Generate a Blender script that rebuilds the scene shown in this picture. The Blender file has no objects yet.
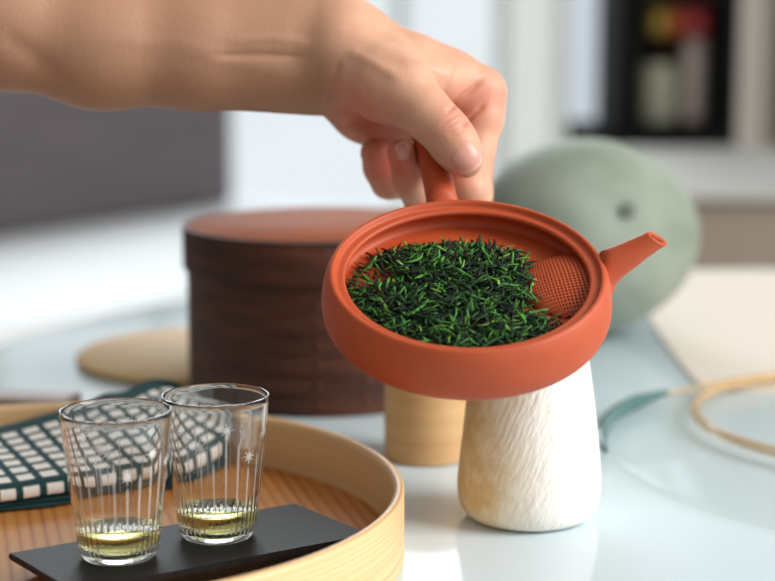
import bpy, bmesh, math, random
import numpy as np
from mathutils import Vector, Matrix

random.seed(7)
rng = np.random.default_rng(7)
PI = math.pi
scene = bpy.context.scene
C = scene.collection
R = math.radians

# ------------------------------------------------------------------ camera
FPX, CAM_H = 1830.0, 0.218
PITCH = math.atan(305.5 / FPX)
cam = bpy.data.cameras.new('camera')
cam.sensor_width = 36.0
cam.lens = FPX / 775.0 * 36.0
cam.clip_start, cam.clip_end = 0.02, 60
cam.dof.use_dof = True
cam.dof.focus_distance = 0.690
cam.dof.aperture_fstop = 6.4
cam_ob = bpy.data.objects.new('camera', cam)
cam_ob.location = (0, 0, CAM_H)
cam_ob.rotation_euler = (PI / 2 - PITCH, 0, 0)
C.objects.link(cam_ob)
scene.camera = cam_ob

# ------------------------------------------------------------------ light
world = bpy.data.worlds.new('overcast_sky')
scene.world = world
world.use_nodes = True
bg = world.node_tree.nodes['Background']
bg.inputs[0].default_value = (0.91, 0.96, 0.98, 1)
bg.inputs[1].default_value = 0.95

def area(name, loc, target, sx, sy, power, col):
    l = bpy.data.lights.new(name, 'AREA')
    l.shape = 'RECTANGLE'; l.size = sx; l.size_y = sy; l.energy = power; l.color = col
    o = bpy.data.objects.new(name, l)
    o.location = loc
    o.rotation_euler = (Vector(target) - Vector(loc)).to_track_quat('-Z', 'Y').to_euler()
    C.objects.link(o)
    return o
area('side_window_light', (1.9, 0.15, 1.25), (0.0, 0.75, 0.08), 1.3, 1.5, 70, (1.0, 0.97, 0.93))

area('back_window_light', (-0.6, 5.25, 1.7), (-0.2, 2.6, -0.3), 3.0, 1.4, 110, (0.92, 0.97, 1.0))

scene.view_settings.view_transform = 'Standard'
scene.view_settings.look = 'None'
scene.view_settings.exposure = 0.0
scene.view_settings.gamma = 1.0
scene.view_settings.use_curve_mapping = False
try:
    scene.cycles.use_denoising = True
    scene.cycles.max_bounces = 16
    scene.cycles.transmission_bounces = 14
    scene.cycles.glossy_bounces = 8
    scene.cycles.sample_clamp_indirect = 6.0
except Exception:
    pass

# ------------------------------------------------------------------ helpers
RIGHT = Vector((1, 0, 0))
UP = Vector((0, math.sin(PITCH), math.cos(PITCH)))
FWD = Vector((0, math.cos(PITCH), -math.sin(PITCH)))
def at(x, y, d):
    """point seen at image position x, y that lies d metres away along the view axis"""
    return Vector((0, 0, CAM_H)) + (RIGHT * ((x - 387.5) / FPX) + UP * ((290.5 - y) / FPX) + FWD) * d
def onz(x, y, z):
    r = RIGHT * ((x - 387.5) / FPX) + UP * ((290.5 - y) / FPX) + FWD
    return Vector((0, 0, CAM_H)) + r * ((z - CAM_H) / r.z)

def mesh_obj(name, verts, faces, mat, parent=None, smooth=True, uv=None):
    me = bpy.data.meshes.new(name)
    me.from_pydata([tuple(v) for v in verts], [], faces)
    me.update()
    return link(name, me, mat, parent, smooth)
def link(name, me, mat, parent=None, smooth=True):
    if mat and not me.materials:
        me.materials.append(mat)
    if smooth:
        me.shade_smooth()
    o = bpy.data.objects.new(name, me)
    C.objects.link(o)
    if parent:
        o.parent = parent
    return o
def bm_obj(name, bm, mat, parent=None, smooth=True):
    me = bpy.data.meshes.new(name)
    bmesh.ops.recalc_face_normals(bm, faces=bm.faces)
    bm.to_mesh(me); bm.free()
    return link(name, me, mat, parent, smooth)
def autosmooth(o, ang=35):
    me = o.data
    me.shade_smooth()
    sharp = R(ang)
    bm = bmesh.new(); bm.from_mesh(me)
    for e in bm.edges:
        if len(e.link_faces) == 2 and e.calc_face_angle(0) > sharp:
            e.smooth = False
    bm.to_mesh(me); bm.free()
def empty(name, loc=(0, 0, 0), rot=(0, 0, 0)):
    o = bpy.data.objects.new(name, None)
    o.empty_display_size = 0.02
    o.location = loc; o.rotation_euler = rot
    C.objects.link(o)
    return o
def tag(o, label, cat, group=None, kind=None):
    o['label'] = label; o['category'] = cat
    if group: o['group'] = group
    if kind: o['kind'] = kind
    return o
def struct(o):
    o['kind'] = 'structure'
    return o

def lathe(name, prof, mat, parent=None, seg=96, closed=True, sharp=None, rfun=None):
    """prof: list of (r, z); r==0 ends become poles"""
    verts, faces, rings = [], [], []
    for (r, z) in prof:
        if r < 1e-7:
            rings.append([len(verts)]); verts.append((0, 0, z))
        else:
            ring = []
            for k in range(seg):
                a = 2 * PI * k / seg
                rr = r * (rfun(a, r, z) if rfun else 1)
                ring.append(len(verts)); verts.append((rr * math.cos(a), rr * math.sin(a), z))
            rings.append(ring)
    for a, b in zip(rings[:-1], rings[1:]):
        if len(a) == 1 and len(b) == 1: continue
        for k in range(seg):
            k2 = (k + 1) % seg
            if len(a) == 1: faces.append((a[0], b[k2], b[k]))
            elif len(b) == 1: faces.append((a[k], a[k2], b[0]))
            else: faces.append((a[k], a[k2], b[k2], b[k]))
    me = bpy.data.meshes.new(name)
    me.from_pydata(verts, [], faces)
    bm = bmesh.new(); bm.from_mesh(me)
    bmesh.ops.recalc_face_normals(bm, faces=bm.faces)
    bm.to_mesh(me); bm.free()
    o = link(name, me, mat, parent)
    if sharp: autosmooth(o, sharp)
    return o

def smooth_profile(pts, n=6):
    """Catmull-Rom through points"""
    out = []
    P = [pts[0]] + list(pts) + [pts[-1]]
    for i in range(1, len(P) - 2):
        p0, p1, p2, p3 = [np.array(p, float) for p in P[i - 1:i + 3]]
        for k in range(n):
            t = k / n
            out.append(tuple(0.5 * ((2 * p1) + (-p0 + p2) * t + (2 * p0 - 5 * p1 + 4 * p2 - p3) * t * t + (-p0 + 3 * p1 - 3 * p2 + p3) * t ** 3)))
    out.append(tuple(pts[-1]))
    return out

def box_bm(bm, x0, x1, y0, y1, z0, z1):
    v = [bm.verts.new(p) for p in ((x0, y0, z0), (x1, y0, z0), (x1, y1, z0), (x0, y1, z0), (x0, y0, z1), (x1, y0, z1), (x1, y1, z1), (x0, y1, z1))]
    for f in ((0, 3, 2, 1), (4, 5, 6, 7), (0, 1, 5, 4), (1, 2, 6, 5), (2, 3, 7, 6), (3, 0, 4, 7)):
        bm.faces.new([v[i] for i in f])
def box(name, x0, x1, y0, y1, z0, z1, mat, parent=None, bevel=0.0, seg=2):
    bm = bmesh.new(); box_bm(bm, x0, x1, y0, y1, z0, z1)
    if bevel:
        bmesh.ops.bevel(bm, geom=list(bm.edges), offset=bevel, segments=seg, profile=0.5, affect='EDGES')
    o = bm_obj(name, bm, mat, parent, smooth=bool(bevel))
    return o

def tube(name, pts, radii, mat, parent=None, seg=24, caps=True, squash=None):
    """swept tube through pts with radius (or (ra, rb)) per point; parallel-transport frame"""
    pts = [Vector(p) for p in pts]
    verts, faces = [], []
    n = len(pts)
    t0 = (pts[1] - pts[0]).normalized()
    ref = Vector((0, 0, 1)) if abs(t0.z) < 0.9 else Vector((0, 1, 0))
    u = (ref - t0 * ref.dot(t0)).normalized()
    for i in range(n):
        t = (pts[min(i + 1, n - 1)] - pts[max(i - 1, 0)]).normalized()
        u = (u - t * u.dot(t)).normalized()
        w = t.cross(u)
        r = radii[i]
        ra, rb = r if isinstance(r, tuple) else (r, r)
        for k in range(seg):
            a = 2 * PI * k / seg
            verts.append(pts[i] + u * (ra * math.cos(a)) + w * (rb * math.sin(a)))
    for i in range(n - 1):
        for k in range(seg):
            k2 = (k + 1) % seg
            faces.append((i * seg + k, i * seg + k2, (i + 1) * seg + k2, (i + 1) * seg + k))
    if caps:
        faces.append(tuple(range(seg - 1, -1, -1)))
        faces.append(tuple(range((n - 1) * seg, n * seg)))
    return mesh_obj(name, verts, faces, mat, parent)

# ------------------------------------------------------------------ materials
def mat_new(name):
    m = bpy.data.materials.new(name); m.use_nodes = True
    nt = m.node_tree
    return m, nt, nt.nodes['Principled BSDF']
def N(nt, typ, **kw):
    n = nt.nodes.new(typ)
    for k, v in kw.items():
        if k.startswith('i_'):
            n.inputs[k[2:].replace('_', ' ')].default_value = v
        else:
            setattr(n, k, v)
    return n
def ramp(nt, fac, stops):
    n = nt.nodes.new('ShaderNodeValToRGB')
    e = n.color_ramp.elements
    e[0].position, e[0].color = stops[0][0], (*stops[0][1], 1)
    e[1].position, e[1].color = stops[-1][0], (*stops[-1][1], 1)
    for p, c in stops[1:-1]:
        x = e.new(p); x.color = (*c, 1)
    nt.links.new(fac, n.inputs[0])
    return n
def srgb(r, g, b):
    return tuple(((c / 255 + 0.055) / 1.055) ** 2.4 if c > 10 else c / 255 / 12.92 for c in (r, g, b))
def plain(name, col, rough=0.5, **kw):
    m, nt, p = mat_new(name)
    p.inputs['Base Color'].default_value = (*col, 1)
    p.inputs['Roughness'].default_value = rough
    for k, v in kw.items():
        p.inputs[k.replace('_', ' ')].default_value = v
    return m
def coords(nt, kind='Object', scale=(1, 1, 1), rot=(0, 0, 0)):
    tc = nt.nodes.new('ShaderNodeTexCoord')
    mp = nt.nodes.new('ShaderNodeMapping')
    mp.inputs['Scale'].default_value = scale
    mp.inputs['Rotation'].default_value = rot
    nt.links.new(tc.outputs[kind], mp.inputs[0])
    return mp.outputs[0]
def noisy(name, stops, scale, rough=0.5, stretch=(1, 1, 1), detail=4, bump=0.0, bump_scale=None, rot=(0, 0, 0), distort=0.0, dist=0.001, **kw):
    m, nt, p = mat_new(name)
    co = coords(nt, 'Object', stretch, rot)
    n = N(nt, 'ShaderNodeTexNoise'); n.inputs['Scale'].default_value = scale; n.inputs['Detail'].default_value = detail
    n.inputs['Distortion'].default_value = distort
    nt.links.new(co, n.inputs['Vector'])
    r = ramp(nt, n.outputs['Fac'], stops)
    nt.links.new(r.outputs[0], p.inputs['Base Color'])
    p.inputs['Roughness'].default_value = rough
    for k, v in kw.items():
        p.inputs[k.replace('_', ' ')].default_value = v
    if bump:
        b = N(nt, 'ShaderNodeBump'); b.inputs['Strength'].default_value = bump; b.inputs['Distance'].default_value = dist
        if bump_scale:
            n2 = N(nt, 'ShaderNodeTexNoise'); n2.inputs['Scale'].default_value = bump_scale; n2.inputs['Detail'].default_value = 4
            nt.links.new(co, n2.inputs['Vector']); src = n2.outputs['Fac']
        else:
            src = n.outputs['Fac']
        nt.links.new(src, b.inputs['Height']); nt.links.new(b.outputs[0], p.inputs['Normal'])
    return m

M = {}
M['clay'] = noisy('red_clay', [(0.3, srgb(180, 72, 31)), (0.7, srgb(188, 79, 37))], 40, rough=0.55, bump=0.12, bump_scale=1800, dist=0.0002)
M['table'] = noisy('pale_blue_glass_table', [(0.35, srgb(200, 218, 226)), (0.65, srgb(210, 225, 231))], 3, rough=0.11, detail=2)
M['table_edge'] = plain('table_edge', srgb(196, 186, 170), 0.3)
M['table_leg'] = plain('table_leg_metal', srgb(170, 175, 178), 0.3, Metallic=1.0)
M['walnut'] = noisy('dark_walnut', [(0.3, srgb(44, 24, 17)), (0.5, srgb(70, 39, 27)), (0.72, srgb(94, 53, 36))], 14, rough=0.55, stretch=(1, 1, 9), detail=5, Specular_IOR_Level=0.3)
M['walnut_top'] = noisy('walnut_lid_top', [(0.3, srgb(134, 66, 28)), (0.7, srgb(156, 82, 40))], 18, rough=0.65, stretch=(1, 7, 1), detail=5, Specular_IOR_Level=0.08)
M['copper'] = plain('copper_tack', srgb(104, 54, 42), 0.6, Metallic=0.3)
M['pale_wood'] = noisy('pale_wood', [(0.3, srgb(192, 148, 98)), (0.7, srgb(210, 170, 120))], 10, rough=0.5, stretch=(1, 1, 14), detail=5)
M['tray_wall'] = noisy('pine_tray_wall', [(0.32, srgb(214, 170, 114)), (0.5, srgb(228, 192, 140)), (0.68, srgb(236, 206, 160))], 9, rough=0.42, stretch=(0.15, 0.15, 150), detail=3)
M['board_pale'] = noisy('pale_board_wood', [(0.3, srgb(206, 166, 112)), (0.7, srgb(216, 180, 128))], 12, rough=0.6, Specular_IOR_Level=0.2, stretch=(1, 8, 1))
M['board_dark'] = noisy('dark_board_wood', [(0.3, srgb(84, 60, 40)), (0.7, srgb(104, 76, 52))], 12, rough=0.5, stretch=(1, 8, 1))
M['black_board'] = noisy('black_slate_wood', [(0.3, srgb(14, 13, 13)), (0.6, srgb(24, 22, 22)), (0.85, srgb(46, 40, 36))], 60, rough=0.6, Specular_IOR_Level=0.3, stretch=(1, 9, 1), bump=0.25, dist=0.0004, rot=(0, 0, R(-30)))

def tray_floor_mat():
    m, nt, p = mat_new('cedar_tray_floor')
    co = coords(nt, 'Object', (1, 1, 1), (0, 0, R(-14)))
    n = N(nt, 'ShaderNodeTexNoise'); n.inputs['Scale'].default_value = 1.0; n.inputs['Detail'].default_value = 3
    mp = N(nt, 'ShaderNodeMapping'); mp.inputs['Scale'].default_value = (95, 4, 4)
    nt.links.new(co, mp.inputs[0]); nt.links.new(mp.outputs[0], n.inputs['Vector'])
    w = N(nt, 'ShaderNodeTexWave'); w.wave_type = 'BANDS'; w.bands_direction = 'X'
    w.inputs['Scale'].default_value = 62; w.inputs['Distortion'].default_value = 1.5; w.inputs['Detail'].default_value = 2
    w.inputs['Detail Scale'].default_value = 0.4
    mp2 = N(nt, 'ShaderNodeMapping'); mp2.inputs['Scale'].default_value = (1, 0.08, 0.08)
    nt.links.new(co, mp2.inputs[0]); nt.links.new(mp2.outputs[0], w.inputs['Vector'])
    mx = N(nt, 'ShaderNodeMath', operation='MULTIPLY_ADD'); mx.inputs[1].default_value = 0.55
    nt.links.new(w.outputs['Fac'], mx.inputs[0])
    m2 = N(nt, 'ShaderNodeMath', operation='MULTIPLY'); m2.inputs[1].default_value = 0.5
    nt.links.new(n.outputs['Fac'], m2.inputs[0]); nt.links.new(m2.outputs[0], mx.inputs[2])
    r = ramp(nt, mx.outputs[0], [(0.18, srgb(168, 98, 42)), (0.36, srgb(194, 128, 62)), (0.85, srgb(204, 141, 74))])
    nt.links.new(r.outputs[0], p.inputs['Base Color'])
    p.inputs['Roughness'].default_value = 0.6
    p.inputs['Specular IOR Level'].default_value = 0.3
    return m
M['tray_floor'] = tray_floor_mat()

def glass_mat(name, col, ior=1.48, rough=0.0):
    m, nt, p = mat_new(name)
    p.inputs['Base Color'].default_value = (*col, 1)
    p.inputs['Roughness'].default_value = rough
    p.inputs['IOR'].default_value = ior
    p.inputs['Transmission Weight'].default_value = 1.0
    return m
def thin_glass(name, tint, refl=1.0, body=0.0, body_col=(1, 1, 1)):
    m, nt, p = mat_new(name)
    out = nt.nodes['Material Output']
    tr = N(nt, 'ShaderNodeBsdfTransparent'); tr.inputs[0].default_value = (*tint, 1)
    gl = N(nt, 'ShaderNodeBsdfGlossy'); gl.inputs['Roughness'].default_value = 0.03
    fr = N(nt, 'ShaderNodeFresnel'); fr.inputs[0].default_value = 1.45
    ml = N(nt, 'ShaderNodeMath', operation='MULTIPLY'); ml.inputs[1].default_value = refl
    nt.links.new(fr.outputs[0], ml.inputs[0])
    mx = N(nt, 'ShaderNodeMixShader'); nt.links.new(ml.outputs[0], mx.inputs[0]); nt.links.new(tr.outputs[0], mx.inputs[1]); nt.links.new(gl.outputs[0], mx.inputs[2])
    if body:
        p.inputs['Base Color'].default_value = (*body_col, 1); p.inputs['Roughness'].default_value = 0.25
        m2 = N(nt, 'ShaderNodeMixShader'); m2.inputs[0].default_value = body
        nt.links.new(mx.outputs[0], m2.inputs[1]); nt.links.new(p.outputs[0], m2.inputs[2]); mx = m2
    nt.links.new(mx.outputs[0], out.inputs[0])
    return m
M['glass'] = glass_mat('clear_glass', (0.98, 0.99, 0.99), 1.45)
M['tea'] = glass_mat('green_tea_liquid', srgb(236, 232, 160), 1.33)
M['plate_glass'] = thin_glass('plate_glass', (0.995, 1.0, 1.0), 0.12)
M['amber_glass'] = thin_glass('amber_glass', (0.98, 0.95, 0.88), 0.4, 0.32, srgb(226, 184, 124))
M['teal_glass'] = thin_glass('teal_glass_edge', srgb(200, 225, 222), 0.6, 0.75, srgb(72, 116, 114))
def frosted():
    m, nt, p = mat_new('frosted_cut')
    p.inputs['Base Color'].default_value = (0.95, 0.97, 0.98, 1)
    p.inputs['Roughness'].default_value = 0.6
    p.inputs['Alpha'].default_value = 0.6
    return m
M['frost'] = frosted()
M['frost_line'] = frosted(); M['frost_line'].node_tree.nodes['Principled BSDF'].inputs['Alpha'].default_value = 0.36

# ceramic vase: white slip with ochre stain on one side and diagonal brushing
def vase_mat():
    m, nt, p = mat_new('white_slip_ceramic')
    co = coords(nt)
    n = N(nt, 'ShaderNodeTexNoise'); n.inputs['Scale'].default_value = 60; n.inputs['Detail'].default_value = 8; n.inputs['Roughness'].default_value = 0.65
    nt.links.new(co, n.inputs['Vector'])
    sx = N(nt, 'ShaderNodeSeparateXYZ'); nt.links.new(co, sx.inputs[0])
    g = N(nt, 'ShaderNodeMapRange'); g.inputs['From Min'].default_value = 0.009; g.inputs['From Max'].default_value = -0.022
    nt.links.new(sx.outputs['X'], g.inputs['Value'])
    # the stain sits on the lower two thirds
    mul = N(nt, 'ShaderNodeMath', operation='MULTIPLY'); nt.links.new(n.outputs['Fac'], mul.inputs[0]); nt.links.new(g.outputs[0], mul.inputs[1])
    r = ramp(nt, mul.outputs[0], [(0.1, srgb(246, 242, 234)), (0.3, srgb(236, 224, 200)), (0.52, srgb(214, 184, 134)), (0.7, srgb(198, 160, 104))])
    nt.links.new(r.outputs[0], p.inputs['Base Color'])
    p.inputs['Roughness'].default_value = 0.6
    mr_ = N(nt, 'ShaderNodeMapping'); mr_.inputs['Rotation'].default_value = (0, R(-24), 0)
    nt.links.new(co, mr_.inputs[0])
    mp = N(nt, 'ShaderNodeMapping'); mp.inputs['Scale'].default_value = (520, 520, 130)
    nt.links.new(mr_.outputs[0], mp.inputs[0])
    n2 = N(nt, 'ShaderNodeTexNoise'); n2.inputs['Scale'].default_value = 1.0; n2.inputs['Detail'].default_value = 3
    nt.links.new(mp.outputs[0], n2.inputs['Vector'])
    b = N(nt, 'ShaderNodeBump'); b.inputs['Strength'].default_value = 0.7; b.inputs['Distance'].default_value = 0.0012
    nt.links.new(n2.outputs['Fac'], b.inputs['Height']); nt.links.new(b.outputs[0], p.inputs['Normal'])
    return m
M['vase'] = vase_mat()
M['sage'] = noisy('sage_glaze', [(0.3, srgb(112, 122, 106)), (0.5, srgb(134, 145, 131)), (0.7, srgb(152, 161, 148))], 20, rough=0.6, detail=6, bump=0.4, dist=0.005)
M['dark_hole'] = plain('dark_hole', srgb(92, 100, 90), 0.8)

def cloth_mat():
    m, nt, p = mat_new('teal_check_cotton')
    tc = N(nt, 'ShaderNodeTexCoord'); s = N(nt, 'ShaderNodeSeparateXYZ'); nt.links.new(tc.outputs['UV'], s.inputs[0])
    outs = []
    for ax in ('X', 'Y'):
        f = N(nt, 'ShaderNodeMath', operation='FRACT'); nt.links.new(s.outputs[ax], f.inputs[0])
        c = N(nt, 'ShaderNodeMath', operation='SUBTRACT'); nt.links.new(f.outputs[0], c.inputs[0]); c.inputs[1].default_value = 0.5
        a = N(nt, 'ShaderNodeMath', operation='ABSOLUTE'); nt.links.new(c.outputs[0], a.inputs[0])
        mr = N(nt, 'ShaderNodeMapRange'); mr.inputs['From Min'].default_value = 0.355; mr.inputs['From Max'].default_value = 0.32
        nt.links.new(a.outputs[0], mr.inputs['Value']); outs.append(mr.outputs[0])
    mul = N(nt, 'ShaderNodeMath', operation='MULTIPLY'); nt.links.new(outs[0], mul.inputs[0]); nt.links.new(outs[1], mul.inputs[1])
    # teal border on the far side (V < 0) and past the last row
    lim = N(nt, 'ShaderNodeMath', operation='GREATER_THAN'); nt.links.new(s.outputs['Y'], lim.inputs[0]); lim.inputs[1].default_value = 0.0
    mu2 = N(nt, 'ShaderNodeMath', operation='MULTIPLY'); nt.links.new(mul.outputs[0], mu2.inputs[0]); nt.links.new(lim.outputs[0], mu2.inputs[1])
    mix = N(nt, 'ShaderNodeMix', data_type='RGBA')
    mix.inputs['A'].default_value = (*srgb(22, 62, 66), 1); mix.inputs['B'].default_value = (*srgb(236, 232, 226), 1)
    nt.links.new(mu2.outputs[0], mix.inputs['Factor']); nt.links.new(mix.outputs['Result'], p.inputs['Base Color'])
    p.inputs['Roughness'].default_value = 0.9
    n = N(nt, 'ShaderNodeTexNoise'); n.inputs['Scale'].default_value = 1500
    nt.links.new(tc.outputs['Object'], n.inputs['Vector'])
    b = N(nt, 'ShaderNodeBump'); b.inputs['Strength'].default_value = 0.4; b.inputs['Distance'].default_value = 0.0004
    nt.links.new(n.outputs['Fac'], b.inputs['Height']); nt.links.new(b.outputs[0], p.inputs['Normal'])
    return m
M['cloth'] = cloth_mat()

def leaf_mat():
    m, nt, p = mat_new('green_tea_needles')
    a = N(nt, 'ShaderNodeAttribute', attribute_name='leaf_col')
    nt.links.new(a.outputs['Color'], p.inputs['Base Color'])
    p.inputs['Roughness'].default_value = 0.5
    p.inputs['Specular IOR Level'].default_value = 0.28
    return m
M['leaf'] = leaf_mat()

def skin_mat():
    m, nt, p = mat_new('skin')
    a = N(nt, 'ShaderNodeAttribute', attribute_name='skin_tone')
    s = N(nt, 'ShaderNodeSeparateColor'); nt.links.new(a.outputs['Color'], s.inputs[0])
    co = coords(nt)
    n = N(nt, 'ShaderNodeTexNoise'); n.inputs['Scale'].default_value = 70; n.inputs['Detail'].default_value = 4
    nt.links.new(co, n.inputs['Vector'])
    base = ramp(nt, n.outputs['Fac'], [(0.3, srgb(202, 150, 122)), (0.7, srgb(214, 163, 135))])
    def mix(a_, fac, col):
        x = N(nt, 'ShaderNodeMix', data_type='RGBA'); x.inputs['B'].default_value = (*col, 1)
        nt.links.new(a_, x.inputs['A']); nt.links.new(fac, x.inputs['Factor'])
        return x.outputs['Result']
    c = mix(base.outputs[0], s.outputs['Red'], srgb(206, 112, 90))      # flush of blood in finger ends and folds
    c = mix(c, s.outputs['Blue'], srgb(164, 121, 93))                   # tanned forearm
    c = mix(c, s.outputs['Green'], srgb(214, 154, 138))                  # nails
    c = mix(c, a.outputs['Alpha'], srgb(226, 184, 170))                  # free edge of the nail
    nt.links.new(c, p.inputs['Base Color'])
    rr = N(nt, 'ShaderNodeMapRange'); rr.inputs['To Min'].default_value = 0.5; rr.inputs['To Max'].default_value = 0.32
    nt.links.new(s.outputs['Green'], rr.inputs['Value']); nt.links.new(rr.outputs[0], p.inputs['Roughness'])
    p.inputs['Subsurface Weight'].default_value = 0.08
    p.inputs['Subsurface Radius'].default_value = (1.0, 0.35, 0.2)
    p.inputs['Subsurface Scale'].default_value = 0.003
    v = N(nt, 'ShaderNodeTexVoronoi'); v.inputs['Scale'].default_value = 900
    nt.links.new(co, v.inputs['Vector'])
    n2 = N(nt, 'ShaderNodeTexNoise'); n2.inputs['Scale'].default_value = 350; n2.inputs['Detail'].default_value = 5
    nt.links.new(co, n2.inputs['Vector'])
    ad = N(nt, 'ShaderNodeMath', operation='MULTIPLY_ADD'); ad.inputs[1].default_value = 0.5
    nt.links.new(v.outputs['Distance'], ad.inputs[0]); nt.links.new(n2.outputs['Fac'], ad.inputs[2])
    b = N(nt, 'ShaderNodeBump'); b.inputs['Distance'].default_value = 0.0003
    st = N(nt, 'ShaderNodeMapRange'); st.inputs['To Min'].default_value = 0.35; st.inputs['To Max'].default_value = 0.0
    nt.links.new(s.outputs['Green'], st.inputs['Value']); nt.links.new(st.outputs[0], b.inputs['Strength'])
    nt.links.new(ad.outputs[0], b.inputs['Height']); nt.links.new(b.outputs[0], p.inputs['Normal'])
    return m
M['skin'] = skin_mat()

M['white_wall'] = plain('white_plaster', srgb(226, 228, 226), 0.8)
M['side_wall'] = plain('warm_grey_plaster', srgb(150, 146, 142), 0.8)
M['pier'] = thin_glass('sheer_blind', (0.95, 0.95, 0.93), 0.0, 0.15, srgb(225, 225, 220))
M['floor'] = noisy('pale_floor', [(0.3, srgb(206, 204, 200)), (0.7, srgb(222, 220, 216))], 2, rough=0.35)
M['bench_white'] = plain('white_bench', srgb(236, 240, 242), 0.5)
M['mauve'] = noisy('mauve_grey_upholstery', [(0.3, srgb(96, 88, 92)), (0.7, srgb(108, 99, 103))], 4, rough=0.9, stretch=(1, 1, 8))
M['taupe'] = plain('taupe_cabinet', srgb(140, 126, 112), 0.6)
M['grey_top'] = plain('grey_worktop', srgb(178, 176, 172), 0.5)
M['black'] = plain('matt_black_paint', srgb(14, 14, 14), 0.8, Specular_IOR_Level=0.1)
M['shelf_back'] = noisy('dull_cabinet_interior', [(0.3, srgb(120, 114, 104)), (0.7, srgb(160, 150, 138))], 6, rough=0.8)
M['tan'] = plain('tan_curtain', srgb(164, 138, 96), 0.9)
M['beige_wall'] = plain('beige_wall', srgb(226, 216, 206), 0.8)
M['blue_pane'] = thin_glass('blue_tinted_pane', (0.86, 0.88, 0.91), 0.2, 0.06, srgb(190, 200, 215))

# ------------------------------------------------------------------ the room
FLOOR_Z = -0.72
struct(box('floor', -6, 6, -1.5, 6.0, FLOOR_Z - 0.1, FLOOR_Z, M['floor']))
struct(box('ceiling_blocker', -2.0, 6, -1.3, 5.05, 2.6, 2.7, M['white_wall']))  # out of view, added to block sky light from above
struct(box('wall_front_blocker', -1.9, 0.25, -1.3, -1.2, FLOOR_Z, 2.6, M['side_wall']))  # unseen half wall, added to cut fill light from the front left
struct(box('wall_left_blocker', -2.0, -1.9, -1.3, 5.05, FLOOR_Z, 2.6, M['side_wall']))  # unseen, added close in to block light from the left
WY = 4.9                       # inside face of the back wall
def wx(px): return (px - 387.5) / FPX * (WY + 0.04) / math.cos(0)
# wall panels between the tall windows
struct(box('wall_back', -1.9, wx(-60), WY, WY + 0.15, FLOOR_Z, 2.6, M['white_wall']))
o = struct(box('trim_1', wx(508), wx(552), WY - 0.06, WY + 0.15, FLOOR_Z, 2.6, M['pier']))
o = struct(box('wall_back', wx(612), wx(1000), WY, WY + 0.15, FLOOR_Z, 2.6, M['beige_wall']))
# low sill walls under the windows
struct(box('trim_2', wx(-60), wx(508), WY, WY + 0.15, FLOOR_Z, -0.55, M['white_wall']))
struct(box('trim_3', wx(552), wx(612), WY, WY + 0.15, FLOOR_Z, -0.55, M['white_wall']))
def window(name, x0, x1, z0, z1, mullions, pane_mat):
    root = empty(name, ((x0 + x1) / 2, WY + 0.07, z0)); struct(root)
    w = (x1 - x0) / 2; h = z1 - z0
    bm = bmesh.new()
    box_bm(bm, -w, w, -0.03, 0.03, 0, 0.05); box_bm(bm, -w, w, -0.03, 0.03, h - 0.05, h)
    box_bm(bm, -w, -w + 0.04, -0.03, 0.03, 0.05, h - 0.05); box_bm(bm, w - 0.04, w, -0.03, 0.03, 0.05, h - 0.05)
    bm_obj('window_frame', bm, M['white_wall'], root, False)
    xs = [-w + 0.04] + [m - (x0 + x1) / 2 for m in mullions] + [w - 0.04]
    for m in xs[1:-1]:
        box('mullion', m - 0.02, m + 0.02, -0.03, 0.03, 0.05, h - 0.05, M['white_wall'], root)
    for a, b in zip(xs[:-1], xs[1:]):
        box('pane', a, b, -0.003, 0.003, 0.05, h - 0.05, pane_mat, root)
M['pane'] = thin_glass('window_glass', (0.98, 0.99, 1.0), 0.5)
window('window_1', wx(-60), wx(508), -0.55, 2.6, [wx(130), wx(400)], M['pane'])
window('window_2', wx(552), wx(612), -0.55, 2.6, [], M['blue_pane'])

# day bed, turned about 53 degrees, white base with a mauve back cushion
bed = tag(empty('day_bed', (-0.548, 2.59, FLOOR_Z), (0, 0, R(53.3))), 'white low day bed with a long mauve-grey back cushion behind the table', 'day bed')
box('base', -0.75, 1.5, 0.0, 0.96, 0.0, 0.45, M['bench_white'], bed, 0.02)
box('back_cushion', -0.7, 1.34, 0.74, 0.90, 0.451, 0.752, M['mauve'], bed, 0.02, 3)

# low grey cabinet on the right
cab = tag(empty('low_cabinet', (0.9, 2.2, FLOOR_Z)), 'low taupe cabinet with a light grey worktop beyond the table', 'cabinet')
box('body', -0.62, 0.9, 0.02, 0.6, 0.0, 0.679, M['taupe'], cab, 0.004)
box('worktop', -0.64, 0.92, 0.0, 0.64, 0.680, 0.69, M['grey_top'], cab, 0.003)

# black display cabinet behind it
SY = 3.15
def sx(px): return (px - 387.5) / FPX * SY
def sz(py): return CAM_H - (py + 15) / FPX * SY
disp = tag(empty('display_cabinet', (0, SY, FLOOR_Z)), 'tall black open-fronted display cabinet in the blurred background', 'cabinet')
x0, x1 = sx(615), sx(737)
H0, zb, zt = 0.0, sz(140) - FLOOR_Z, 1.35
box('side_panel', x0, x0 + 0.035, 0, 0.3, H0, zt, M['black'], disp)
box('side_panel', x1 - 0.03, x1, 0, 0.3, H0, zt, M['black'], disp)
box('plinth', x0 + 0.035, x1 - 0.03, 0, 0.3, H0, zb + 0.03, M['black'], disp)
box('back_panel', x0 + 0.035, x1 - 0.03, 0.28, 0.3, zb + 0.03, zt, M['shelf_back'], disp)
box('shelf', x0 + 0.035, x1 - 0.03, 0.0, 0.28, sz(3) - FLOOR_Z, zt, M['black'], disp)
box('foot', x0 - 0.06, x0, 0.02, 0.24, 0, zb + 0.02, M['black'], disp)
shz = zb + 0.03 + FLOOR_Z
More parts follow.
